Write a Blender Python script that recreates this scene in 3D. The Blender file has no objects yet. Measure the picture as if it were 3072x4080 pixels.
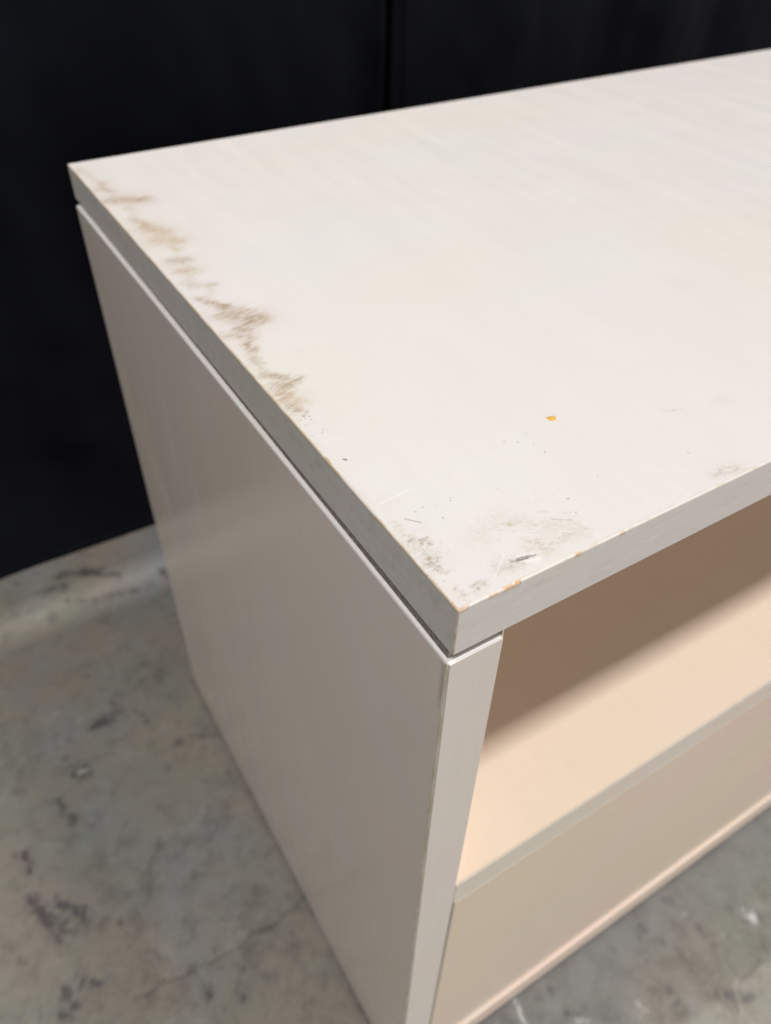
import bpy, bmesh, math
import numpy as np
from mathutils import Matrix, Vector

scene = bpy.context.scene
H = 0.588          # height of the cabinet: floor is z = 0, its top is z = H
DEPTH, WIDTH = 0.45, 0.95
SLAB, GAP = 0.0228, 0.0040
R = math.radians

# ------------------------------------------------------------------ camera
cam_d = bpy.data.cameras.new("camera")
cam = bpy.data.objects.new("camera", cam_d)
scene.collection.objects.link(cam)
scene.camera = cam
CAM_POS = (-0.10343, -0.11967, 0.18486 + H)
basis = Matrix(((0.8528, 0.3947, 0.3419), (-0.5219, 0.6213, 0.5845), (0.0183, -0.6770, 0.7358)))  # right, forward, up
rt, fw, up = (basis.col[i].normalized() for i in range(3))
cam.matrix_world = Matrix(((rt.x, up.x, -fw.x, CAM_POS[0]), (rt.y, up.y, -fw.y, CAM_POS[1]),
                           (rt.z, up.z, -fw.z, CAM_POS[2]), (0, 0, 0, 1)))
cam_d.sensor_fit = 'HORIZONTAL'
cam_d.sensor_width = 36.0
cam_d.lens = 36.0 * 3105.2 / 3072.0
cam_d.clip_start = 0.01
cam_d.clip_end = 60
cam_d.dof.use_dof = True
cam_d.dof.focus_distance = 0.272
cam_d.dof.aperture_fstop = 13.0

# ------------------------------------------------------------------ light
world = bpy.data.worlds.new("World")
scene.world = world
world.use_nodes = True
bg = world.node_tree.nodes["Background"]
bg.inputs[0].default_value = (0.93, 0.96, 1.0, 1)
bg.inputs[1].default_value = 0.10

def area(name, loc, target, sx, sy, watts, col):
    d = bpy.data.lights.new(name, 'AREA')
    d.shape = 'RECTANGLE'; d.size = sx; d.size_y = sy; d.energy = watts; d.color = col
    o = bpy.data.objects.new(name, d)
    scene.collection.objects.link(o)
    o.location = loc
    v = Vector(target) - Vector(loc)
    o.rotation_euler = v.to_track_quat('-Z', 'Y').to_euler() if abs(v.z) < 2 else (0, 0, 0)   # ceiling tubes face straight down
    return o
area("ceiling_lamp_front", (5.8, -3.15, 12.0 + H), (0.1, 0.2, H), 4.2, 1.0, 1660, (1.0, 0.98, 0.96))
area("ceiling_lamp_rear", (-1.9, 0.824, 5.0 + H), (0.1, 0.2, H), 2.0, 0.05, 198, (1.0, 0.98, 0.96))
area("front_fill", (0.5, -3.6, 1.1), (0.3, 0.0, 0.4), 3.4, 1.5, 60, (1.0, 0.965, 0.93))  # added soft fill for the front faces and the cubby, no known source

scene.view_settings.view_transform = 'Standard'
scene.view_settings.look = 'None'
scene.view_settings.exposure = 0.0
scene.view_settings.gamma = 1.0
scene.cycles.max_bounces = 8
scene.cycles.diffuse_bounces = 5

# ------------------------------------------------------------------ wear data (millimetres, cabinet top / floor coordinates)
STAINS = [(3.8, 434.7, 5.7, 426.8, 3.12, 0.25, 0), (9.9, 405.7, 8.1, 395.4, 3.05, 0.45, 0), (4.3, 394.2, 12.4, 387.3, 2.34, 0.4, 1), (6.2, 374.5, 22.3, 366.5, 5.54, 0.55, 1), (9.4, 370.0, 21.4, 366.1, 3.31, 0.4, 1), (10.1, 357.5, 14.7, 352.8, 2.72, 0.2, 0), (9.5, 339.5, 11.3, 331.4, 2.48, 0.5, 1), (11.5, 325.3, 16.6, 314.5, 5.15, 0.5, 0), (10.7, 306.1, 19.8, 299.1, 5.21, 0.45, 0), (14.6, 292.7, 17.6, 289.2, 2.81, 0.3, 0), (9.2, 276.0, 16.1, 273.9, 3.5, 0.45, 1), (9.0, 262.5, 15.8, 260.4, 3.8, 0.4, 0), (6.7, 247.5, 9.6, 242.7, 3.32, 0.28, 0), (14.3, 241.0, 19.1, 239.6, 1.61, 0.45, 1), (5.7, 229.5, 11.8, 218.7, 1.96, 0.5, 1), (10.8, 219.3, 19.3, 208.7, 2.47, 0.6, 1), (11.6, 207.4, 23.6, 197.8, 4.54, 0.7, 1), (16.0, 195.2, 22.6, 196.9, 4.4, 0.55, 1), (11.0, 192.6, 14.1, 188.2, 2.3, 0.6, 1), (2.7, 190.7, 12.8, 182.4, 2.74, 0.35, 1), (9.0, 178.1, 8.7, 172.0, 2.07, 0.55, 1), (6.0, 167.4, 6.3, 160.1, 2.32, 0.3, 1), (3.9, 151.0, 10.1, 145.2, 1.98, 0.5, 1), (4.4, 140.7, 11.2, 140.1, 2.68, 0.45, 1), (5.5, 135.7, 16.2, 140.6, 1.69, 0.55, 1), (5.6, 133.5, 6.7, 126.5, 3.55, 0.5, 0), (3.4, 124.3, 6.9, 122.3, 1.96, 0.35, 1), (4.8, 120.4, 7.1, 118.1, 1.11, 0.4, 1), (4.3, 42.6, 4.0, 35.7, 1.69, 0.25, 0), (5.0, 34.1, 10.7, 28.2, 0.82, 0.6, 1), (2.8, 30.8, 7.6, 25.9, 2.21, 0.35, 1), (2.6, 22.8, 7.4, 22.7, 1.98, 0.5, 1), (3.5, 18.4, 6.0, 16.3, 1.16, 0.5, 1), (4.6, 24.3, 6.3, 18.1, 0.99, 0.45, 1), (6.4, 4.2, 11.7, 4.7, 1.03, 0.5, 1), (11.3, 4.3, 15.4, 5.0, 0.95, 0.6, 1), (22.6, 8.5, 29.0, 7.3, 1.98, 0.5, 1), (4.2, 7.9, 5.4, 4.2, 1.3, 0.3, 0), (37.8, 11.6, 40.6, 7.2, 2.44, 0.3, 0), (39.9, 22.5, 57.5, 10.0, 2.99, 0.17, 0), (41.4, 9.5, 56.6, 7.6, 2.96, 0.22, 0), (37.4, 27.7, 23.8, 22.6, 4.3, 0.13, 0), (36.5, 23.7, 39.5, 22.0, 0.75, 0.4, 0), (120.4, 5.4, 123.4, 4.4, 1.51, 0.45, 1), (126.4, 5.8, 132.8, 4.1, 1.93, 0.35, 1), (134.8, 44.4, 143.0, 41.8, 0.59, 0.3, 0), (160.6, 37.9, 163.9, 38.1, 3.14, 0.12, 0)]
SCRATCHES = [(4.0, 54.7, 19.2, 56.1, 0.23, 0.8), (18.8, 5.6, 27.5, 12.2, 0.25, 0.8), (0.6, 27.3, 12.9, 27.6, 0.16, 0.5), (39.6, 54.9, 59.1, 57.5, 0.2, 0.35), (58.1, 6.8, 65.4, 1.0, 0.17, 0.6), (94.7, 26.3, 118.8, 8.8, 0.19, 0.5), (90.8, 7.1, 101.4, -2.2, 0.18, 0.5), (104.0, 7.4, 104.5, 0.7, 0.19, 0.4), (61.9, 14.8, 73.5, 17.2, 0.15, 0.3), (2.8, 101.2, 17.0, 100.5, 0.2, 0.4), (3.0, 97.4, 15.9, 94.5, 0.16, 0.4), (122.3, 24.5, 158.4, 30.8, 0.19, 0.3), (31.3, 32.7, 57.7, 23.4, 0.13, 0.3)]
SPECKS = [(8.2, 43.9, 12.2, 39.3, 0.19, 0.9), (6.2, 83.1, 6.7, 82.5, 0.56, 1.0), (5.4, 115.7, 6.2, 115.6, 0.41, 0.8), (64.5, 23.1, 64.9, 22.9, 0.34, 0.8), (27.5, 43.7, 27.6, 43.5, 0.28, 0.6), (13.5, 44.9, 13.6, 44.7, 0.28, 0.8), (17.0, 45.6, 17.0, 45.4, 0.28, 0.6), (20.1, 37.6, 20.2, 37.4, 0.27, 0.7), (60.4, 17.2, 60.6, 17.1, 0.28, 0.7), (62.1, 16.0, 62.3, 15.9, 0.28, 0.6), (75.0, 48.3, 75.3, 48.2, 0.32, 0.8), (76.4, 61.2, 76.4, 60.8, 0.3, 0.6), (74.8, 54.6, 74.7, 54.3, 0.29, 0.5), (83.1, 27.3, 83.1, 27.0, 0.24, 0.5), (122.9, 20.0, 123.0, 19.7, 0.33, 0.6), (52.6, 17.4, 58.8, 13.5, 0.16, 0.6), (51.1, 10.4, 54.5, 7.9, 0.16, 0.5), (65.4, 61.2, 65.5, 61.1, 0.33, 0.6), (69.8, 58.4, 69.9, 58.2, 0.33, 0.6), (3.3, 12.8, 3.3, 12.5, 0.29, 0.5), (4.4, 8.3, 4.5, 8.1, 0.28, 0.6), (0.7, 21.1, 0.7, 20.9, 0.29, 0.6), (4.3, 17.7, 4.3, 17.4, 0.39, 0.5)]
GOUGE = [(27.5, 8.6, 36.3, 7.2, 0.5, 1), (28.1, 6.3, 35.9, 4.8, 0.9, 1)]
FLOOR_DARK = [(-120.2, 454.1, -94.6, 454.0, 6.7, 0.7), (-148.4, 412.1, -143.6, 400.7, 7.32, 0.45), (-175.5, 383.7, -168.8, 356.2, 4.23, 0.8), (-217.0, 344.9, -218.3, 325.9, 2.98, 0.7), (-226.2, 351.9, -224.4, 349.3, 2.51, 0.6), (-223.4, 301.6, -216.2, 278.9, 4.63, 0.7), (-217.2, 279.5, -207.6, 263.4, 5.91, 0.9), (-202.6, 291.8, -201.6, 277.9, 3.28, 0.7), (-199.6, 276.7, -188.1, 267.2, 3.72, 0.6), (-181.5, 265.8, -183.3, 251.3, 3.69, 0.6), (-209.8, 254.7, -193.0, 249.6, 2.26, 0.5), (-209.9, 249.8, -209.1, 244.4, 2.66, 0.6), (-215.0, 200.9, -209.1, 190.6, 5.34, 0.9), (-202.7, 214.2, -202.1, 204.5, 3.4, 0.5), (-224.5, 188.9, -221.4, 184.8, 4.03, 0.5), (-113.2, 146.1, -111.4, 136.0, 4.15, 0.7), (-85.0, 129.1, -84.1, 122.9, 4.57, 0.8), (-77.4, 140.8, -75.2, 134.8, 4.24, 0.4), (-29.3, 383.3, -19.8, 381.3, 4.15, 0.5), (-136.4, 374.9, -133.9, 371.7, 2.75, 0.5), (-156.8, 238.0, -155.7, 234.2, 2.04, 0.6), (-81.9, 241.0, -78.7, 236.3, 4.81, 0.35), (-48.7, 385.8, -43.4, 384.5, 4.7, 0.35), (-70.7, 447.3, -65.2, 428.9, 1.85, 0.5), (-92.1, 471.7, -87.8, 457.5, 2.5, 0.4), (-245.3, 254.1, -242.4, 247.6, 3.46, 0.4), (-191.2, 200.2, -188.0, 196.0, 2.94, 0.5), (-14.6, 735.2, 40.0, 625.6, 5.03, 0.0), (-91.8, 703.2, -43.4, 685.4, 5.6, 0.5), (-113.8, 680.1, -94.8, 679.1, 7.71, 0.4), (-59.7, 687.0, -26.0, 664.5, 4.81, 0.45), (-92.2, 652.3, -71.0, 635.9, 5.34, 0.3), (-71.0, 635.9, 5.3, 625.2, 5.35, 0.3), (25.9, 644.6, 34.2, 629.0, 5.67, 0.6), (9.6, 78.9, 10.3, 66.9, 4.18, 0.35), (-1.6, 109.4, 0.2, 93.9, 4.3, 0.3), (292.1, -12.9, 295.4, -16.2, 4.78, 0.3), (256.3, -31.5, 262.7, -37.9, 3.4, 0.4), (245.9, -22.7, 254.6, -20.4, 3.42, 0.3), (350.3, -62.6, 356.5, -66.3, 5.72, 0.5), (272.5, -94.0, 292.3, -110.5, 6.4, 0.4), (236.3, -72.1, 236.2, -81.1, 6.26, 0.4), (148.5, -2.8, 147.1, -18.1, 3.37, 0.35), (149.4, -35.3, 156.8, -46.3, 3.68, 0.4), (299.0, -47.2, 299.6, -52.6, 4.11, 0.3)]
FLOOR_WHITE = [(116.0, -6.1, 113.7, -15.8, 1.64, 0.8), (113.7, -15.8, 111.4, -23.2, 1.62, 0.8), (351.7, -67.3, 351.4, -69.0, 3.74, 1.0), (349.4, -58.9, 350.1, -59.8, 1.9, 0.7), (204.6, -64.2, 204.9, -69.9, 1.85, 0.5), (153.1, -44.1, 156.7, -49.5, 2.44, 0.5), (-147.9, 406.0, -147.4, 404.3, 2.25, 0.6), (296.7, -32.3, 297.0, -33.0, 1.87, 0.3)]
CRACKS = [[(-0.6, 44.7), (-2.9, 74.9)],
 [(9.4, 169.5), (-4.6, 168.5), (-25.3, 163.9), (-44.1, 162.3), (-56.6, 163.6), (-77.5, 160.1), (-99.6, 162.3), (-121.8, 162.9), (-140.7, 166.2), (-154.8, 166.8), (-167.7, 169.6)],
 [(-156.8, 238.0), (-155.6, 227.0), (-152.7, 217.8)],
 [(340.1, -97.0), (304.6, -94.8), (290.7, -98.1)],
 [(-98.3, 294.2), (-114.4, 277.5), (-127.5, 246.6)]]

# ------------------------------------------------------------------ numeric helpers
def _h(ix, iy, s):
    n = (ix.astype(np.int64) * 374761393 + iy.astype(np.int64) * 668265263 + s * 2147483647 + 1013904223) & 0xffffffff
    n = ((n ^ (n >> 13)) * 1274126177) & 0xffffffff
    return ((n ^ (n >> 16)) & 0xffff) / 65535.0

def vnoise(x, y, s=0):
    ix, iy = np.floor(x), np.floor(y)
    fx, fy = x - ix, y - iy
    fx, fy = fx * fx * (3 - 2 * fx), fy * fy * (3 - 2 * fy)
    a, b, c, d = _h(ix, iy, s), _h(ix + 1, iy, s), _h(ix, iy + 1, s), _h(ix + 1, iy + 1, s)
    return (a * (1 - fx) + b * fx) * (1 - fy) + (c * (1 - fx) + d * fx) * fy

def fbm(x, y, s=0, o=4):
    t, a, n = 0, 1.0, 0
    for i in range(o):
        t = t + vnoise(x * 2 ** i + 17.3 * i, y * 2 ** i - 9.1 * i, s + i) * a
        n += a; a *= 0.5
    return t / n

def sstep(a, b, v):
    t = np.clip((v - a) / (b - a), 0, 1)
    return t * t * (3 - 2 * t)

def capsule(X, Y, x0, y0, x1, y1):
    dx, dy = x1 - x0, y1 - y0
    t = np.clip(((X - x0) * dx + (Y - y0) * dy) / (dx * dx + dy * dy + 1e-12), 0, 1)
    return np.hypot(X - x0 - t * dx, Y - y0 - t * dy)

def paint(field, X, Y, caps, soft=True, k=1.0):
    """adds capsules (mm) to a field sampled at X, Y (mm)"""
    for c in caps:
        x0, y0, x1, y1, r, w = c[:6]
        m = (X > min(x0, x1) - 3 * r) & (X < max(x0, x1) + 3 * r) & (Y > min(y0, y1) - 3 * r) & (Y < max(y0, y1) + 3 * r)
        if not m.any():
            continue
        d = capsule(X[m], Y[m], x0, y0, x1, y1) / r
        v = w * k * (np.exp(-d * d * 0.9) if soft else np.clip(1.4 - d, 0, 1))
        field[m] = np.maximum(field[m], v) + (0.35 * np.minimum(field[m], v) if soft else 0)

class Grids:
    """gathers rectangular grids of points into one mesh"""
    def __init__(self): self.v, self.f, self.n, self.a, self.b = [], [], 0, [], []
    def add(self, X, Y, Z, A=None, B=None, flip=False):
        r, c = X.shape
        idx = np.arange(r * c).reshape(r, c) + self.n
        q = np.stack([idx[:-1, :-1], idx[1:, :-1], idx[1:, 1:], idx[:-1, 1:]], -1).reshape(-1, 4)
        if flip: q = q[:, ::-1]
        self.v.append(np.stack([X, Y, Z], -1).reshape(-1, 3)); self.f.append(q)
        z = np.zeros((r, c, 4)); z[..., 3] = 1
        self.a.append((z if A is None else A).reshape(-1, 4)); self.b.append((z if B is None else B).reshape(-1, 4))
        self.n += r * c
    def mesh(self, name):
        v, f = np.concatenate(self.v), np.concatenate(self.f)
        me = bpy.data.meshes.new(name)
        me.vertices.add(len(v)); me.vertices.foreach_set("co", v.astype(np.float32).ravel())
        me.loops.add(f.size); me.loops.foreach_set("vertex_index", f.astype(np.int32).ravel())
        me.polygons.add(len(f)); me.polygons.foreach_set("loop_start", np.arange(0, f.size, 4, dtype=np.int32))
        me.update(calc_edges=True)
        for nm, arr in (("wear", self.a), ("wear_b", self.b)):
            at = me.attributes.new(nm, 'FLOAT_COLOR', 'POINT')
            at.data.foreach_set("color", np.concatenate(arr).astype(np.float32).ravel())
        return me

def spaced(stops):
    """[(position, step), ...] -> graded coordinate array"""
    out = [stops[0][0]]
    for (a, s), (b, _) in zip(stops[:-1], stops[1:]):
        n = max(1, int(round((b - a) / s)))
        out += list(a + (b - a) * np.arange(1, n + 1) / n)
    return np.array(out)

def link(name, me, mat=None, parent=None):
    o = bpy.data.objects.new(name, me)
    scene.collection.objects.link(o)
    if mat:
        for m in (mat if isinstance(mat, (list, tuple)) else [mat]):
            me.materials.append(m)
    o.parent = parent
    return o

def box(name, x0, x1, y0, y1, z0, z1, mats, parent=None, bevel=0.0008, plain_top=False, seg=2):
    bm = bmesh.new()
    bmesh.ops.create_cube(bm, size=1)
    for v in bm.verts:
        v.co = ((x0 + x1) / 2 + v.co.x * (x1 - x0), (y0 + y1) / 2 + v.co.y * (y1 - y0), (z0 + z1) / 2 + v.co.z * (z1 - z0))
    if bevel:
        bmesh.ops.bevel(bm, geom=bm.edges[:], offset=bevel, segments=seg, affect='EDGES', profile=0.5, material=1 if isinstance(mats, (list, tuple)) else -1)
        if plain_top:
            for f in bm.faces:
                if f.normal.z > 0.2 or f.calc_center_median().z > z1 - bevel * 1.1: f.material_index = 2 if len(mats) > 2 else 0
    me = bpy.data.meshes.new(name); bm.to_mesh(me); bm.free()
    return link(name, me, mats, parent)

def tag(o, label=None, cat=None, kind=None, group=None):
    if label: o["label"] = label
    if cat: o["category"] = cat
    if kind: o["kind"] = kind
    if group: o["group"] = group
    return o

# ------------------------------------------------------------------ node helpers
class N:
    def __init__(self, name):
        self.m = bpy.data.materials.new(name); self.m.use_nodes = True
        self.t = self.m.node_tree; self.bsdf = self.t.nodes["Principled BSDF"]
        self.tc = self.t.nodes.new('ShaderNodeTexCoord').outputs['Object']
    def put(self, sock, v):
        if isinstance(v, bpy.types.NodeSocket): self.t.links.new(v, sock)
        elif v is not None: sock.default_value = v
    def mapping(self, scale, rot=(0, 0, 0), loc=(0, 0, 0)):
        n = self.t.nodes.new('ShaderNodeMapping'); self.t.links.new(self.tc, n.inputs[0])
        n.inputs['Scale'].default_value = scale; n.inputs['Rotation'].default_value = rot; n.inputs['Location'].default_value = loc
        return n.outputs[0]
    def noise(self, vec, scale, detail=4, rough=0.55, dist=0.0, color=False):
        n = self.t.nodes.new('ShaderNodeTexNoise'); self.t.links.new(vec, n.inputs['Vector'])
        n.inputs['Scale'].default_value = scale; n.inputs['Detail'].default_value = detail
        n.inputs['Roughness'].default_value = rough; n.inputs['Distortion'].default_value = dist
        return n.outputs['Color' if color else 'Fac']
    def ramp(self, v, a, b, lo=0.0, hi=1.0):
        n = self.t.nodes.new('ShaderNodeMapRange'); n.interpolation_type = 'SMOOTHSTEP'
        self.put(n.inputs[0], v); n.inputs[1].default_value = a; n.inputs[2].default_value = b
        n.inputs[3].default_value = lo; n.inputs[4].default_value = hi
        return n.outputs[0]
    def math(self, op, a, b=None):
        n = self.t.nodes.new('ShaderNodeMath'); n.operation = op
        self.put(n.inputs[0], a); self.put(n.inputs[1], b)
        return n.outputs[0]
    def mix(self, f, a, b, mode='MIX'):
        n = self.t.nodes.new('ShaderNodeMix'); n.data_type = 'RGBA'; n.blend_type = mode
        self.put(n.inputs[0], f)
        self.put(n.inputs[6], a if isinstance(a, bpy.types.NodeSocket) else (*a, 1))
        self.put(n.inputs[7], b if isinstance(b, bpy.types.NodeSocket) else (*b, 1))
        return n.outputs[2]
    def attr(self, name):
        n = self.t.nodes.new('ShaderNodeAttribute'); n.attribute_name = name
        s = self.t.nodes.new('ShaderNodeSeparateColor'); self.t.links.new(n.outputs['Color'], s.inputs[0])
        return s.outputs[0], s.outputs[1], s.outputs[2]
    def bump(self, h, strength, dist, prev=None):
        n = self.t.nodes.new('ShaderNodeBump'); n.inputs['Strength'].default_value = strength
        n.inputs['Distance'].default_value = dist; self.put(n.inputs['Height'], h)
        if prev: self.t.links.new(prev, n.inputs['Normal'])
        return n.outputs[0]
    def out(self, col, rough, normal=None, spec=0.5):
        self.put(self.bsdf.inputs['Base Color'], col if isinstance(col, bpy.types.NodeSocket) else (*col, 1))
        self.put(self.bsdf.inputs['Roughness'], rough)
        self.bsdf.inputs['Specular IOR Level'].default_value = spec
        if normal: self.t.links.new(normal, self.bsdf.inputs['Normal'])
        return self.m

def washed(name, base, grain='z', amp=0.05, patch=0.04, rough=(0.33, 0.46), wear=False, spec=0.5):
    """white-washed veneer: fine grain along one axis, faint pink / cream clouds"""
    n = N(name)
    st = {'x': (14, 620, 620), 'y': (620, 14, 620), 'z': (620, 620, 14)}[grain]
    sm = {'x': (5, 70, 70), 'y': (70, 5, 70), 'z': (70, 70, 5)}[grain]
    fine = n.noise(n.mapping(st), 1.0, 3, 0.6)
    mid = n.noise(n.mapping(sm), 1.0, 4, 0.6, 0.4)
    cloud = n.noise(n.mapping((9, 9, 9)), 1.0, 3, 0.5)
    cloud2 = n.noise(n.mapping((6, 11, 7), loc=(3, 5, 1)), 1.0, 3, 0.5)
    b = np.array(base)
    c = n.mix(n.ramp(cloud, 0.38, 0.66), tuple(b), tuple(b * np.array((1.0 + patch * 0.6, 1.0 - patch * 0.55, 1.0 - patch * 0.5))))
    c = n.mix(n.ramp(cloud2, 0.4, 0.68), c, tuple(b * np.array((1.0, 1.0, 1.0 - patch * 1.3))))
    c = n.mix(n.ramp(mid, 0.35, 0.75, 0, amp * 1.3), c, tuple(b * np.array((0.72, 0.66, 0.58))))
    c = n.mix(n.ramp(fine, 0.42, 0.75, 0, amp * 2.4), c, tuple(b * np.array((0.72, 0.68, 0.62))))
    smear = n.noise(n.mapping((17, 17, 8), rot=(.4, .3, .2), loc=(2, 7, 4)), 1.0, 5, 0.65, 1.2)
    if grain == 'z':                                 # rubbed paint along the front arris
        sp = n.t.nodes.new('ShaderNodeSeparateXYZ'); n.t.links.new(n.tc, sp.inputs[0])
        er = n.noise(n.mapping((150, 400, 45)), 1.0, 5, 0.7)
        low = n.math('MULTIPLY', n.ramp(sp.outputs[2], H - .062, H - .044), n.ramp(sp.outputs[2], H - .027, H - .031))
        k1 = n.math('MULTIPLY', n.ramp(sp.outputs[1], .0036, .0012), n.ramp(er, .52, .66, 0, .55))
        k2 = n.math('MULTIPLY', n.math('MULTIPLY', n.ramp(sp.outputs[1], .0052, .0008), low), n.ramp(er, .34, .52, .1, .8))
        if name == "whitewashed_side":
            c = n.mix(n.math('MAXIMUM', k1, k2), c, (0.33, 0.27, 0.18))
    rg = n.math('ADD', n.ramp(mid, 0.3, 0.7, rough[0], rough[1]), n.ramp(smear, 0.45, 0.7, 0.0, 0.07))
    c = n.mix(n.ramp(smear, 0.56, 0.74, 0, amp * 2.2), c, tuple(b * np.array((0.80, 0.75, 0.68))))
    nm = n.bump(fine, 0.10, 0.0004)
    if wear:
        grey, tan, dark = n.attr("wear")
        scr, wood, gold = n.attr("wear_b")
        fleck = n.noise(n.mapping((260, 1700, 900), rot=(0, 0, 0.25)), 1.0, 3, 0.65)
        fleck = n.ramp(fleck, 0.36, 0.62, 0.55, 1.15)
        c = n.mix(n.math('MINIMUM', n.math('MULTIPLY', tan, fleck), 0.85), c, (0.46, 0.36, 0.235))
        c = n.mix(n.math('MINIMUM', n.math('MULTIPLY', grey, fleck), 0.9), c, (0.31, 0.235, 0.165))
        c = n.mix(n.math('MULTIPLY', scr, 0.42), c, (0.93, 0.92, 0.90))
        c = n.mix(gold, c, (0.50, 0.385, 0.24))
        wd = n.noise(n.mapping((90, 700, 700)), 1.0, 3, 0.6)
        c = n.mix(wood, c, n.mix(n.ramp(wd, 0.35, 0.65), (0.60, 0.38, 0.18), (0.46, 0.27, 0.12)))
        c = n.mix(dark, c, (0.075, 0.055, 0.045))
        rg = n.math('ADD', rg, n.math('MULTIPLY', grey, 0.3))
        nm = n.bump(n.math('SUBTRACT', scr, grey), 0.12, 0.0002, nm)
    return n.out(c, rg, nm, spec)

M_TOP = washed("whitewashed_top", (0.672, 0.642, 0.624), 'y', 0.022, 0.035, (0.34, 0.46), wear=True)
M_SIDE = washed("whitewashed_side", (0.79, 0.72, 0.665), 'z', 0.026, 0.05, (0.17, 0.23))
M_FRONT = washed("whitewashed_front", (0.72, 0.672, 0.635), 'z', 0.06, 0.04)
M_SHELF_EDGE = washed("whitewashed_shelf_edge", (0.735, 0.67, 0.605), 'x', 0.05, 0.04)
M_INNER = washed("birch_interior", (0.93, 0.775, 0.628), 'y', 0.04, 0.018, (0.35, 0.45))
M_DRAWER = washed("drawer_face", (0.73, 0.625, 0.525), 'x', 0.03, 0.05, (0.36, 0.46))
M_BOARD = washed("bottom_board_paint", (0.80, 0.67, 0.56), 'x', 0.05, 0.05)
M_TOP_ARRIS = washed("lit_white_arris", (0.86, 0.84, 0.82), 'y', 0.03, 0.02)  # white panel top, made paler to stand for light caught by its arris
def worn():
    n = N("worn_edge")
    k = n.noise(n.mapping((300, 300, 60)), 1.0, 4, 0.7)
    c = n.mix(n.ramp(k, 0.38, 0.62, 0.15, 0.8), (0.72, 0.665, 0.60), (0.50, 0.40, 0.27))
    return n.out(c, 0.5)
M_WORN = worn()
def reveal():
    n = N("raw_brown_reveal")
    k = n.noise(n.mapping((900, 900, 900)), 1.0, 3, 0.7)
    return n.out(n.mix(n.ramp(k, 0.35, 0.65), (0.15, 0.125, 0.115), (0.32, 0.28, 0.26)), 0.7)
M_REVEAL = reveal()

# ------------------------------------------------------------------ concrete floor
def concrete():
    n = N("stained_concrete")
    a = n.noise(n.mapping((8, 8, 8)), 1.0, 6, 0.66, 0.2)
    b = n.noise(n.mapping((5, 5, 5), loc=(4, 1, 2)), 1.0, 5, 0.6, 0.4)
    d = n.noise(n.mapping((42, 42, 42)), 1.0, 6, 0.72, 0.25)
    e = n.noise(n.mapping((120, 120, 120)), 1.0, 4, 0.6)
    w = n.noise(n.mapping((26, 26, 26), loc=(9, 2, 0)), 1.0, 4, 0.6, 0.3)
    c = n.mix(n.ramp(a, 0.40, 0.62), (0.226, 0.196, 0.160), (0.196, 0.196, 0.160))
    c = n.mix(n.ramp(b, 0.50, 0.68), c, (0.205, 0.210, 0.205))
    c = n.mix(n.ramp(d, 0.48, 0.70, 0, 0.6), c, (0.125, 0.112, 0.098))
    c = n.mix(n.ramp(w, 0.56, 0.74, 0, 0.45), c, (0.30, 0.295, 0.268))
    c = n.mix(n.ramp(e, 0.48, 0.7, 0, 0.28), c, (0.13, 0.12, 0.105))
    dark, crack, blue = n.attr("wear")
    white, _, _ = n.attr("wear_b")
    c = n.mix(n.math('MULTIPLY', blue, 0.6), c, (0.165, 0.178, 0.188))
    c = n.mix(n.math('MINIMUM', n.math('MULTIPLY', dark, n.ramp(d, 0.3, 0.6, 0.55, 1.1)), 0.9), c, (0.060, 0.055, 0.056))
    c = n.mix(n.math('MULTIPLY', crack, 0.55), c, (0.085, 0.082, 0.078))
    c = n.mix(white, c, (0.62, 0.62, 0.62))
    rg = n.ramp(d, 0.3, 0.7, 0.5, 0.7)
    nm = n.bump(n.math('ADD', d, n.math('MULTIPLY', crack, -1.2)), 0.25, 0.002)
    return n.out(c, rg, nm, 0.5)

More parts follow.
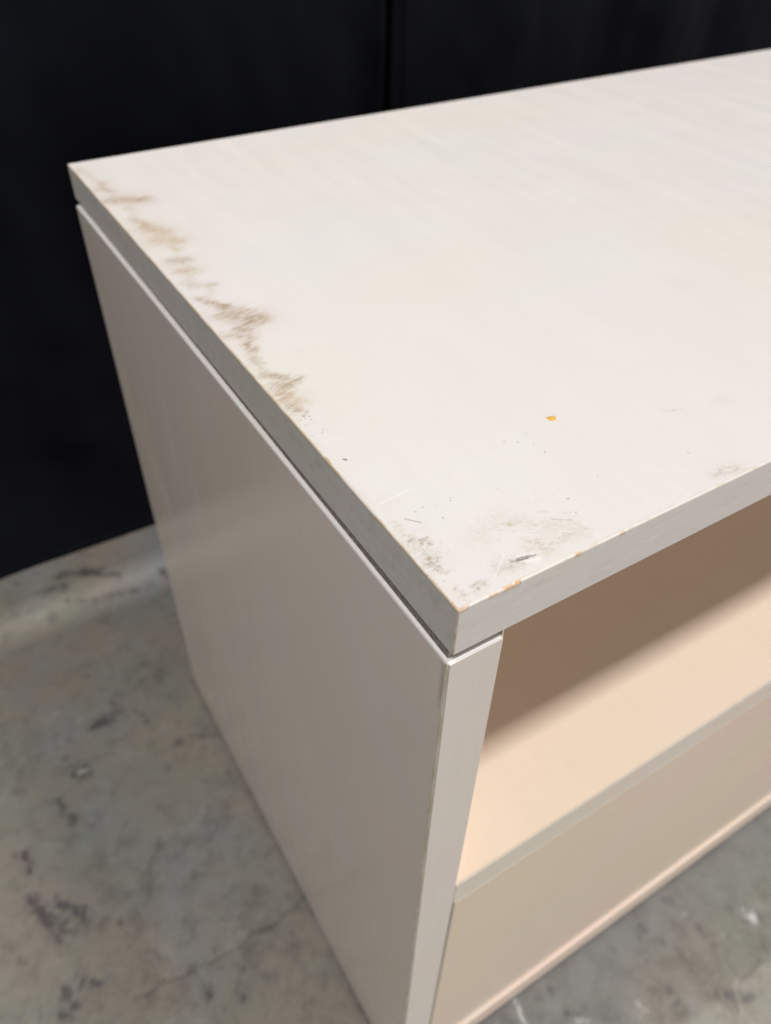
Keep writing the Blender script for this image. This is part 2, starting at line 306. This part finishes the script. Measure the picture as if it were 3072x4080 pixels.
def build_floor():
    xs = spaced([(-8, 1.5), (-0.5, 0.12), (-0.34, 0.0026), (0.62, 0.1), (1.5, 1.3), (8, 1)])
    ys = spaced([(-8, 1.5), (-0.6, 0.12), (-0.24, 0.0026), (0.78, 0.1), (1.5, 1.3), (6, 1)])
    X, Y = np.meshgrid(xs, ys, indexing='ij')
    xm, ym = X * 1000, Y * 1000
    wx = xm + (fbm(xm / 9, ym / 9, 3) - .5) * 11
    wy = ym + (fbm(xm / 9, ym / 9, 8) - .5) * 11
    A = np.zeros(X.shape + (4,)); A[..., 3] = 1; B = A.copy()
    f = np.zeros(X.shape); paint(f, wx, wy, FLOOR_DARK, True, 1.25)
    # the small drilled anchor hole: a dark ring with a pale core
    dr = np.hypot(xm + 147.5, ym - 405)
    f = np.maximum(f, 1.0 * np.exp(-((dr - 6.5) / 2.6) ** 2))
    f = f * (0.25 + 1.5 * sstep(.25, .65, fbm(xm / 5, ym / 5, 5)))
    base_dark = (np.exp(-np.abs(xm + 1) / 5) * (ym > -5) * (ym < 455) + np.exp(-np.abs(ym + 3) / 4) * (xm > 0)) * (.15 + .9 * fbm(xm / 12, ym / 12, 15))  # floor gets darker towards the foot of the cabinet, broken by noise
    f = np.maximum(f, .75 * np.clip(base_dark, 0, 1))
    rs = np.random.RandomState(5)
    pits = []
    for i in range(420):
        x, y = rs.uniform(-330, 620), rs.uniform(-230, 760)
        a = rs.uniform(0, 6.28); l = rs.uniform(0, 7)
        pits.append((x, y, x + l * math.cos(a), y + l * math.sin(a), rs.gamma(2, .7) + .6, rs.uniform(0.15, 0.6)))
    paint(f, wx, wy, pits)
    f = np.maximum(f, .32 * sstep(.52, .72, fbm(xm / 55, ym / 55, 33, 5)) * sstep(.35, .6, fbm(xm / 11, ym / 11, 34)))
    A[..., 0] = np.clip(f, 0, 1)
    g = np.zeros(X.shape)
    jx = xm + (fbm(xm / 14, ym / 14, 21) - .5) * 9; jy = ym + (fbm(xm / 14, ym / 14, 22) - .5) * 9
    for c in CRACKS:
        paint(g, jx, jy, [(*p, *q, 1.5, 0.85) for p, q in zip(c[:-1], c[1:])])
    A[..., 1] = np.clip(g * (0.45 + 0.9 * fbm(xm / 20, ym / 20, 4)), 0, 1)
    bl = np.zeros(X.shape)
    paint(bl, xm, ym, [(110, -20, 420, -10, 40, 0.8), (-10, 620, 40, 700, 45, 0.8), (-150, 330, -60, 250, 60, 0.3)])
    A[..., 2] = np.clip(bl, 0, 1)
    h = np.zeros(X.shape); paint(h, wx, wy, FLOOR_WHITE, True, 0.9)
    h2 = []
    for i in range(45):
        x, y = rs.uniform(100, 420), rs.uniform(-150, 10)
        a = rs.uniform(0, 6.28); l = rs.uniform(0, 4)
        h2.append((x, y, x + l * math.cos(a), y + l * math.sin(a), rs.uniform(0.6, 1.3), rs.uniform(0.05, 0.18)))
    paint(h, wx, wy, h2)
    B[..., 0] = np.clip(h, 0, 1)
    Z = -0.0012 * sstep(0.3, 0.9, A[..., 1]) - 0.0006 * A[..., 0]
    g_ = Grids(); g_.add(X, Y, Z, A, B)
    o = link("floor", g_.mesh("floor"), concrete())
    tag(o, "stained grey concrete floor with a crack and dark oil spots", kind='structure')
build_floor()

# ------------------------------------------------------------------ black drapes and the upright between them
def cloth():
    n = N("black_drape_cloth")
    w = n.noise(n.mapping((900, 900, 900)), 1.0, 2, 0.6)
    k = n.noise(n.mapping((5, 5, 2)), 1.0, 3, 0.5)
    c = n.mix(n.ramp(k, 0.35, 0.65), (0.0048, 0.0055, 0.0086), (0.0074, 0.0084, 0.0125))
    c = n.mix(n.ramp(w, 0.4, 0.7, 0, 0.5), c, (0.009, 0.010, 0.015))
    n.out(c, 0.95, n.bump(w, 0.25, 0.0006), 0.06)
    n.bsdf.inputs['Sheen Weight'].default_value = 0.02
    n.bsdf.inputs['Sheen Roughness'].default_value = 0.5
    return n.m
M_CLOTH = cloth()
def drape(x0, x1, inner, label, seed):
    xs = np.union1d(np.linspace(x0, x1, int((x1 - x0) / 0.006)), inner + np.linspace(-.01, .05, 61)[(inner + np.linspace(-.01, .05, 61) <= x1) & (inner + np.linspace(-.01, .05, 61) >= x0)]); zs = np.linspace(0.001, 2.4, 240)
    X, Z = np.meshgrid(xs, zs, indexing='ij')
    s = (fbm(X * 5, Z * 0.5 + 3, seed, 2) - .5) * 0.045 + (fbm(X * 13, Z * 0.7, seed + 5, 2) - .5) * 0.016
    s = s + 0.032 * (fbm(X * 9, Z * 7, seed + 9, 3) - .5) * np.exp(-Z / 0.45) * 2.2
    s = s * (0.06 + 0.94 * sstep(0.0, 0.3, Z)) * (1 - 0.85 * sstep(1.6, 2.2, Z))
    # the free edge rolls back behind the upright
    d = np.abs(X - inner)
    roll = (-0.004 * np.exp(-(d / 0.012) ** 2)) if x0 < 0 else 0.11 * (1 - sstep(0.034, 0.043, X - inner))
    Y = 0.736 + s + roll
    g = Grids(); g.add(X, Y, Z)
    me = g.mesh("drape")
    o = link("drape", me, M_CLOTH)
    me.polygons.foreach_set("use_smooth", [True] * len(me.polygons))
    so = o.modifiers.new("thickness", 'SOLIDIFY'); so.thickness = 0.0012; so.offset = 1
    hem = Grids()
    hz = np.linspace(0.0012, 0.012, 4); X2, Z2 = np.meshgrid(xs, hz, indexing='ij')
    Yi = np.stack([np.interp(hz, zs, Y[i]) for i in range(len(xs))])
    hem.add(X2, Yi - 0.0015, Z2)
    hm = link("hem", hem.mesh("hem"), M_CLOTH, o)
    h2 = hm.modifiers.new("thickness", 'SOLIDIFY'); h2.thickness = 0.001; h2.offset = 1
    return tag(o, label, "curtain", group="black drapes hanging behind the cabinet")
drape(-3.0, 0.411, 0.411, "black cloth drape hanging to the floor left of the seam", 31)
drape(0.385, 3.6, 0.401, "black cloth drape hanging right of the seam behind the cabinet top", 57)
def upright():
    n = N("dark_bronze_metal")
    m = n.out((0.05, 0.026, 0.028), 0.35); n.bsdf.inputs['Metallic'].default_value = 0.6
    root = bpy.data.objects.new("drape_stand", None); scene.collection.objects.link(root); root.location = (0.4270, 0.757, 0)
    tag(root, "dark upright pole of the drape stand seen in the seam", "stand")
    def cyl(name, r0, r1, z0, z1):
        bm = bmesh.new()
        bmesh.ops.create_cone(bm, cap_ends=True, segments=32, radius1=r0, radius2=r1, depth=z1 - z0)
        bmesh.ops.translate(bm, verts=bm.verts, vec=(0, 0, (z0 + z1) / 2))
        me = bpy.data.meshes.new(name); bm.to_mesh(me); bm.free()
        for p in me.polygons: p.use_smooth = len(p.vertices) == 4
        link(name, me, m, root)
    cyl("base_plate", 0.16, 0.155, 0.0, 0.006)
    cyl("pole", 0.008, 0.008, 0.006, 0.612)
    cyl("collar", 0.0085, 0.0105, 0.612, 0.66)
    cyl("pole", 0.0098, 0.0098, 0.66, 2.45)
upright()

# ------------------------------------------------------------------ the cabinet
cab = bpy.data.objects.new("cabinet", None); scene.collection.objects.link(cab)
tag(cab, "whitewashed wooden cabinet with scuffed top, open cubby and drawer on concrete", "cabinet")

def build_top():
    z = H
    # edge rounding: small, uneven, larger where the veneer is chipped
    CHX = [(0.0, 0.0045, .0007), (.0121, .0155, .0007), (.0179, .0251, .0010), (.0476, .0506, .0007), (.0683, .0709, .0007)]
    CHY = [(0.0, 0.0045, .0008), (.0755, .0810, .0008), (.0825, .0880, .0012), (.0440, .0470, .0007), (.0170, .0185, .0007)]
    def edge(t, chips, seed):
        e = 0.00055 + 0.00022 * fbm(t * 900, t * 0 + 2, seed) + 0.00015 * fbm(t * 150, t * 0, seed + 1)
        for a, b, s in chips:
            w = sstep(a - .0003, a + .0003, t) * (1 - sstep(b - .0003, b + .0003, t))
            e = np.maximum(e, w * s * (0.65 + 0.6 * fbm(t * 1600, t * 0, seed + 3)))
        return e
    def chipmask(t, chips):
        m = np.zeros_like(t)
        for a, b, s in chips: m = np.maximum(m, sstep(a - .0002, a + .0003, t) * (1 - sstep(b - .0003, b + .0002, t)))
        return m
    EC = 0.0007
    xs = spaced([(EC, .00033), (.06, .0005), (.15, .0008), (.26, .003), (WIDTH, 1)])
    ys = spaced([(EC, .00033), (.055, .0005), (.22, .0008), (DEPTH - .0008, 1)])
    ex = edge(xs, CHX, 11); ey = edge(ys, CHY, 19)
    ex[0] = EC; ey[0] = EC
    X, Y = np.meshgrid(xs, ys, indexing='ij')
    X = X.copy(); Y = Y.copy()
    Y[:, 0] = ex; X[0, :] = ey                      # rim follows the worn edge
    X[0, 0] = EC; Y[0, 0] = EC
    Y[:, 1] = np.maximum(Y[:, 1], ex + .0002); X[1, :] = np.maximum(X[1, :], ey + .0002)
    Y[:, 2] = np.maximum(Y[:, 2], ex + .0004); X[2, :] = np.maximum(X[2, :], ey + .0004)
    Y[:, 3] = np.maximum(Y[:, 3], ex + .0006); X[3, :] = np.maximum(X[3, :], ey + .0006)
    xm, ym = X * 1000, Y * 1000
    # smudges: envelope broken up by streaks that run across the grain
    wx = xm + (fbm(xm / 3.2, ym / 1.6, 41) - .5) * 5.0
    wy = ym + (fbm(xm / 3.2, ym / 1.6, 43) - .5) * 4.2
    streak = fbm(xm / 5.5 + ym / 9, (ym - xm * 0.35) / 0.75, 45, 4)
    grain = fbm(xm / 0.9, ym / 0.55, 47, 3)
    far = sstep(150, 300, ym)
    near = 1 - sstep(48, 75, ym)
    speck = sstep(.40, .62, fbm(xm / 1.1, ym / 0.95, 49, 4))
    streak = streak * (1 - .75 * near) + .75 * near * (.30 + .42 * speck * fbm(xm / 4, ym / 4, 50) * 2)
    A = np.zeros(X.shape + (4,)); A[..., 3] = 1; B = A.copy()
    for kind, ch in ((1, 0), (0, 1)):
        e = np.zeros(X.shape); paint(e, wx, wy, [c for c in STAINS if c[6] == kind])
        w = np.zeros(X.shape); paint(w, wx, wy, [(c[0], c[1], c[2], c[3], c[4] * 2.2, c[5] * .33) for c in STAINS if c[6] == kind])
        s = e * (0.45 + 0.95 * sstep(0.30, 0.70, streak)) * (0.55 + 0.8 * grain) * (1 - .30 * near) + w * sstep(0.40, 0.66, streak) * 0.6
        A[..., ch] = np.clip(s * (1.0 if ch == 0 else 1.25) * (1 - 0.15 * far), 0, 0.95)
    wash = np.zeros(X.shape); paint(wash, wx, wy, [(c[0], c[1], c[2], c[3], c[4] * 1.5, c[5] * .66) for c in STAINS])
    A[..., 1] = np.clip(A[..., 1] + wash * (0.70 + 0.6 * sstep(.3, .7, streak)) * (1 - .72 * near), 0, .9)
    seq = sorted([((c[0] + c[2]) / 2, (c[1] + c[3]) / 2) for c in STAINS if c[1] > 112 and c[0] < 30], key=lambda p: p[1])
    chain = np.zeros(X.shape); paint(chain, wx, wy, [(*p, *q, 2.6, .34) for p, q in zip(seq[:-1], seq[1:])])
    A[..., 1] = np.clip(np.maximum(A[..., 1], chain * (.55 + .7 * grain)), 0, .9)
    # faint general dirt near the corner and along the left edge
    A[..., 1] = np.clip(A[..., 1] + 0.20 * np.exp(-xm / 2.2) * fbm(xm / 2, ym / 5, 61) + 0.12 * np.exp(-xm / 14) * sstep(.5, .8, fbm(xm / 6, ym / 9, 62)), 0, 1)
    dk = np.zeros(X.shape); paint(dk, xm, ym, SPECKS, False, .8)
    rs = np.random.RandomState(3)
    extra = []
    for i in range(26):
        x, y = rs.gamma(2.2, 26), rs.gamma(1.8, 22)
        extra.append((x, y, x + rs.uniform(-.4, .6), y + rs.uniform(-.3, .3), rs.uniform(.10, .20), rs.uniform(.15, .5)))
    for i in range(30):
        x, y = rs.uniform(1, 9), rs.uniform(100, 125)
        extra.append((x, y, x + rs.uniform(.2, 1.2), y + rs.uniform(-.1, .5), rs.uniform(.12, .25), rs.uniform(.2, .5)))
    for i in range(34):                              # scrub marks in the tan patch by the front edge
        x, y = rs.uniform(24, 60), rs.uniform(6, 30)
        extra.append((x, y, x + rs.uniform(1, 4), y - rs.uniform(.6, 2.4), .12, rs.uniform(.08, .3)))
    paint(dk, xm, ym, extra, False)
    gx = xm + (fbm(xm / 1.1, ym / 1.1, 71) - .5) * .9; gy = ym + (fbm(xm / 1.1, ym / 1.1, 72) - .5) * .9
    gouge = np.zeros(X.shape); paint(gouge, gx, gy, [(27.7, 8.5, 30.5, 8.2, .35, .8), (30, 8.3, 34, 7.7, .62, 1.0), (33.5, 7.7, 36.2, 7.2, .45, .9)], False)
    dk = np.maximum(dk, np.clip(gouge, 0, 1) * (0.55 + .4 * grain))
    A[..., 2] = np.clip(dk, 0, 1)
    sc = np.zeros(X.shape)
    sx = xm + (fbm(xm / 7, ym / 7, 73) - .5) * .8; sy = ym + (fbm(xm / 7, ym / 7, 74) - .5) * .8
    paint(sc, sx, sy, SCRATCHES, False)
    more = []
    for i in range(70):
        x, y = rs.uniform(0, 170), rs.uniform(0, 130); a = rs.choice([rs.normal(1.45, .2), rs.normal(.1, .3), rs.uniform(0, 3.1)]); l = rs.gamma(2, 4)
        more.append((x, y, x + l * math.cos(a), y + l * math.sin(a), rs.uniform(.10, .17), rs.uniform(.08, .32)))
    paint(sc, sx, sy, more, False)
    ridge = np.zeros(X.shape); paint(ridge, gx, gy, [(30, 6.7, 36.5, 5.2, .8, .55)], True)  # raised lip of the gouge, its highlight painted in as pale colour
    B[..., 0] = np.clip(sc * (0.4 + .9 * fbm(xm / 1.5, ym / 1.5, 75)) + ridge, 0, 1)
    # thin wood-coloured hairline just inside the front and left edges
    B[..., 2] = np.clip(0.30 * np.exp(-((ym - 0.9) / .35) ** 2) * sstep(.45, .6, fbm(xm / 5, ym / 9, 81)) +
                        0.55 * np.exp(-((xm - 0.5) / .45) ** 2) * sstep(.40, .60, fbm(ym / 14, xm / 30, 82)), 0, 1)
    Z = z - 0.00055 * np.clip(gouge, 0, 1) - 0.0003 * np.clip(dk, 0, 1) + 0.00022 * ridge
    Z[0, :] = z; Z[:, 0] = z
    g = Grids()
    g.add(X, Y, Z, A, B)
    # front edge band
    def attrs(shape):
        a = np.zeros(shape + (4,)); a[..., 3] = 1
        return a, a.copy()
    zz = spaced([(0.0, .00055), (SLAB - .0006, 1)])           # distance below the rounded edge
    XF, T = np.meshgrid(xs, zz, indexing='ij'); XF = XF.copy()
    tf = T / T.max()
    dep = ex[:, None] * (1 - tf) + tf * (SLAB - .0006)
    dep[0, :] = EC + (SLAB - .0006 - EC) * tf[0]
    a, b = attrs(XF.shape)
    fm, zm = XF * 1000, dep * 1000
    nk = []
    for i in range(70):
        x, y = rs.uniform(2, 175), rs.uniform(2, 21); l = rs.uniform(.5, 3.2)
        nk.append((x, y, x + l, y + rs.uniform(-.3, .3), rs.uniform(.14, .24), rs.uniform(.10, .35)))
    dd = np.zeros(XF.shape); paint(dd, fm, zm, nk, False)
    a[..., 0] = np.clip(dd * .8 + 0.10 * sstep(.52, .75, fbm(fm / 16, zm / 2.2, 91)), 0, 1)
    ss = np.zeros(XF.shape); paint(ss, fm, zm, [(84, 11.6, 90, 11.0, .3, .9), (80, 9.3, 83, 9.0, .18, .5), (9, 19.0, 12, 18.5, .3, .5), (30, 12, 34, 11.7, .16, .5), (45, 8, 50, 7.6, .16, .4)], False)
    b[..., 0] = np.clip(ss, 0, 1)
    cm = chipmask(XF, CHX)
    b[..., 1] = np.clip(cm * (1 - sstep(.3, .9, zm - ex[:, None] * 1000)), 0, 1) * .8
    YF = np.zeros(XF.shape) + 0.00012 * dd + 0.00025 * ss
    g.add(XF, YF, z - dep, a, b, flip=True)
    # left edge band
    YL, T = np.meshgrid(ys, zz, indexing='ij')
    tl = T / T.max(); dl = ey[:, None] * (1 - tl) + tl * (SLAB - .0006)
    dl[0, :] = dep[0, :]
    a2, b2 = attrs(YL.shape)
    cl = chipmask(YL, CHY)
    b2[..., 1] = np.clip(cl * (1 - sstep(.1, .6, dl * 1000 - ey[:, None] * 1000)), 0, 1) * .3
    b2[..., 2] = np.clip(.12 * sstep(.5, .75, fbm(YL * 60, dl * 900, 97)), 0, 1)
    a2[..., 0] = np.clip(.14 * sstep(.5, .72, fbm(YL * 300, dl * 300, 98)), 0, 1)
    # vertical corner: rounding ev
    ev = 0.0007
    XF0 = XF; XF0[0, :] = ev
    YL = YL.copy(); YL[0, :] = ev
    g.add(np.zeros(YL.shape), YL, z - dl, a2, b2)
    # rounded strips: top/front, top/left, vertical
    ang = np.linspace(0, math.pi / 2, 6)
    e = ex[:, None]
    XS = np.repeat(xs[:, None], 6, 1); XS[0, :] = EC
    YS = e * (1 - np.sin(ang)); ZS = z - e * (1 - np.cos(ang))
    a3, b3 = attrs(XS.shape)
    cmx = chipmask(XS, CHX)
    b3[..., 1] = np.clip(cmx * (.25 + 1.2 * sstep(.35, .6, fbm(XS * 1500, YS * 3000, 99))) * np.where((XS > .017) & (XS < .026), 1, .65), 0, .95)
    b3[..., 2] = np.clip(.12 + .5 * sstep(.5, .7, fbm(XS * 260, XS * 0, 101)) * (1 - np.abs(np.sin(ang) - .3)), 0, .6)
    g.add(XS, YS, ZS, a3, b3, flip=True)
    e = ey[:, None]
    YS = np.repeat(ys[:, None], 6, 1); YS[0, :] = EC
    XS = e * (1 - np.sin(ang)); ZS = z - e * (1 - np.cos(ang))
    a4, b4 = attrs(YS.shape)
    b4[..., 1] = chipmask(YS, CHY) * (.45 * (YS < .006) + .0)
    a4[..., 0] = chipmask(YS, CHY) * .7 * (YS > .012)
    b4[..., 2] = np.clip(.35 + .55 * sstep(.42, .62, fbm(YS * 130, XS * 800, 103)), 0, .85)
    g.add(XS, YS, ZS, a4, b4)
    zc = z - dep[0, :]; an = np.linspace(0, math.pi / 2, 5)
    ZC, AN = np.meshgrid(zc, an, indexing='ij')
    a5, b5 = attrs(ZC.shape); b5[..., 2] = .35 + .45 * sstep(.45, .65, fbm(ZC * 500, AN, 104))
    g.add(ev * (1 - np.cos(AN)), ev * (1 - np.sin(AN)), ZC, a5, b5, flip=False)
    # corner cap (an eighth of a sphere)
    P, Q = np.meshgrid(np.linspace(0, math.pi / 2, 5), np.linspace(0, math.pi / 2, 5), indexing='ij')
    a6, b6 = attrs(P.shape); b6[..., 1] = .75
    g.add(EC * (1 - np.sin(P) * np.cos(Q)), EC * (1 - np.sin(P) * np.sin(Q)), z - EC * (1 - np.cos(P)), a6, b6)
    # underside, back and right faces with a small arris
    bz = z - SLAB
    def quad(p):
        g.add(np.array([[p[0][0], p[3][0]], [p[1][0], p[2][0]]]), np.array([[p[0][1], p[3][1]], [p[1][1], p[2][1]]]), np.array([[p[0][2], p[3][2]], [p[1][2], p[2][2]]]))
    k = .0006; W, D = WIDTH, DEPTH
    quad([(k, k, bz), (k, D - k, bz), (W, D - k, bz), (W, k, bz)])
    quad([(ev, 0, bz + k), (k, k, bz), (W, k, bz), (W, 0, bz + k)])
    quad([(0, D - .0008, bz + k), (k, D - k, bz), (k, k, bz), (0, ev, bz + k)])
    quad([(0, D - .0008, bz + k), (0, D - .0008, z - .0006), (W, D, z - .0008), (W, D, bz + k)])
    quad([(EC, D - .0008, z), (W, D - .0008, z), (W, D, z - .0008), (0, D, z - .0008)])
    quad([(k, D - k, bz), (0, D, bz + k), (W, D, bz + k), (W, D - k, bz)])
    quad([(W, 0, bz), (W, D, bz), (W, D - .0008, z), (W, 0, z)])
    me = g.mesh("tabletop")
    me.polygons.foreach_set("use_smooth", [True] * len(me.polygons))
    return link("tabletop", me, M_TOP, cab)
top = build_top()

# dried amber drip on the top
def drip():
    n = N("dried_amber_resin")
    k = n.noise(n.mapping((500, 500, 500)), 1.0, 2, 0.5)
    m = n.out(n.mix(n.ramp(k, .35, .65), (0.74, 0.47, 0.11), (0.62, 0.34, 0.06)), 0.22)
    bm = bmesh.new()
    cx, cy, nseg = .0919, .0636, 40
    def rad(a):
        r = 0.00165 + .00025 * math.sin(2 * a + 1) + .00018 * math.sin(3 * a) + .00012 * math.sin(7 * a + 2)
        for ac, am, w in ((2.35, .0011, .30), (1.75, .0006, .16), (-.5, .0004, .25)):
            d = (a - ac + math.pi) % (2 * math.pi) - math.pi
            r += am * math.exp(-(d / w) ** 2)
        d = (a - 2.05 + math.pi) % (2 * math.pi) - math.pi
        return r - .0006 * math.exp(-(d / .1) ** 2)
    rings = []
    for t, hgt in ((1.0, .00002), (.93, .00016), (.75, .00026), (.4, .00030)):
        rings.append([bm.verts.new((cx + rad(2 * math.pi * i / nseg) * t * math.cos(2 * math.pi * i / nseg),
                                    cy + rad(2 * math.pi * i / nseg) * t * math.sin(2 * math.pi * i / nseg), H + hgt)) for i in range(nseg)])
    c = bm.verts.new((cx, cy, H + .00028))
    for r0, r1 in zip(rings[:-1], rings[1:]):
        for i in range(nseg): bm.faces.new((r0[i], r0[(i + 1) % nseg], r1[(i + 1) % nseg], r1[i]))
    for i in range(nseg): bm.faces.new((rings[-1][i], rings[-1][(i + 1) % nseg], c))
    for f in bm.faces: f.smooth = True
    me = bpy.data.meshes.new("dried_drip"); bm.to_mesh(me); bm.free()
    link("dried_drip", me, m, top)["label"] = "small amber dried drip stuck on the white top"
drip()

PT = H - SLAB - GAP          # top of the side panels
YF = 0.0007                  # front plane of the carcass
PX0, PX1 = -0.0012, 0.0224
box("side_panel", PX0, PX1, YF, DEPTH - .001, 0.0015, PT, [M_SIDE, M_WORN, M_TOP_ARRIS], cab, bevel=0.0011, plain_top=True)["label"] = "left side panel, tall satin whitewashed board"
box("side_panel", WIDTH - .0224, WIDTH + .0008, YF, DEPTH - .001, 0.0015, PT, [M_SIDE, M_WORN], cab, bevel=0.0009, plain_top=True)
# the front edge band of the left side panel is a lighter lipping
box("edge_band", PX0 + .0009, PX1 - .0002, YF - .0004, YF + .0006, 0.0016, PT - .0010, M_FRONT, cab, bevel=0.0003)
# recessed brown strips that carry the top
box("reveal_strip", .0002, .0205, .0026, DEPTH - .01, PT - .0002, H - SLAB + .0002, M_REVEAL, cab, bevel=0)
rv = bpy.data.objects["reveal_strip"]
for v in rv.data.vertices:                       # the strip sits further in towards the back
    if v.co.y > .2 and v.co.x < .01: v.co.x = .0024
box("reveal_strip", WIDTH - .018, WIDTH - .0045, .0045, DEPTH - .01, PT - .0002, H - SLAB + .0002, M_REVEAL, cab, bevel=0)
ZS1, ZS0 = H - .2362, H - .2598
sh = box("shelf", PX1, WIDTH - .0224, YF + .0006, DEPTH - .008, ZS0, ZS1, M_INNER, cab, bevel=0.0003)
box("edge_band", PX1 + .0001, WIDTH - .0225, YF - .0004, YF + .0006, ZS0, ZS1 + .0001, M_SHELF_EDGE, sh, bevel=0.0004)
box("back_panel", PX1, WIDTH - .0224, DEPTH - .008, DEPTH - .002, 0.01, H - SLAB - .0002, M_INNER, cab, bevel=0)
box("lining", PX1, PX1 + .0006, .0015, DEPTH - .008, ZS1, H - SLAB - .0002, M_INNER, cab, bevel=0)
box("bottom_panel", PX1 + .0002, WIDTH - .0226, YF - .0032, DEPTH - .01, 0.001, 0.0325, M_BOARD, cab, bevel=0.0012, seg=3)
dr = box("drawer", PX1 + .0021, WIDTH - .0245, YF + .0001, YF + .0190, 0.0345, ZS0 - .0016, [M_DRAWER, M_SHELF_EDGE], cab, bevel=0.0011)
box("drawer_box", PX1 + .012, WIDTH - .034, YF + .0190, DEPTH - .03, 0.04, ZS0 - .02, M_INNER, dr, bevel=0)
for y in (0.02, DEPTH - .006):
    bm = bmesh.new()
    bmesh.ops.create_cone(bm, cap_ends=True, segments=20, radius1=.0095, radius2=.0085, depth=.004)
    bmesh.ops.translate(bm, verts=bm.verts, vec=(.0085, y, .002))
    me = bpy.data.meshes.new("foot_glide"); bm.to_mesh(me); bm.free()
    link("foot_glide", me, M_FRONT, cab)
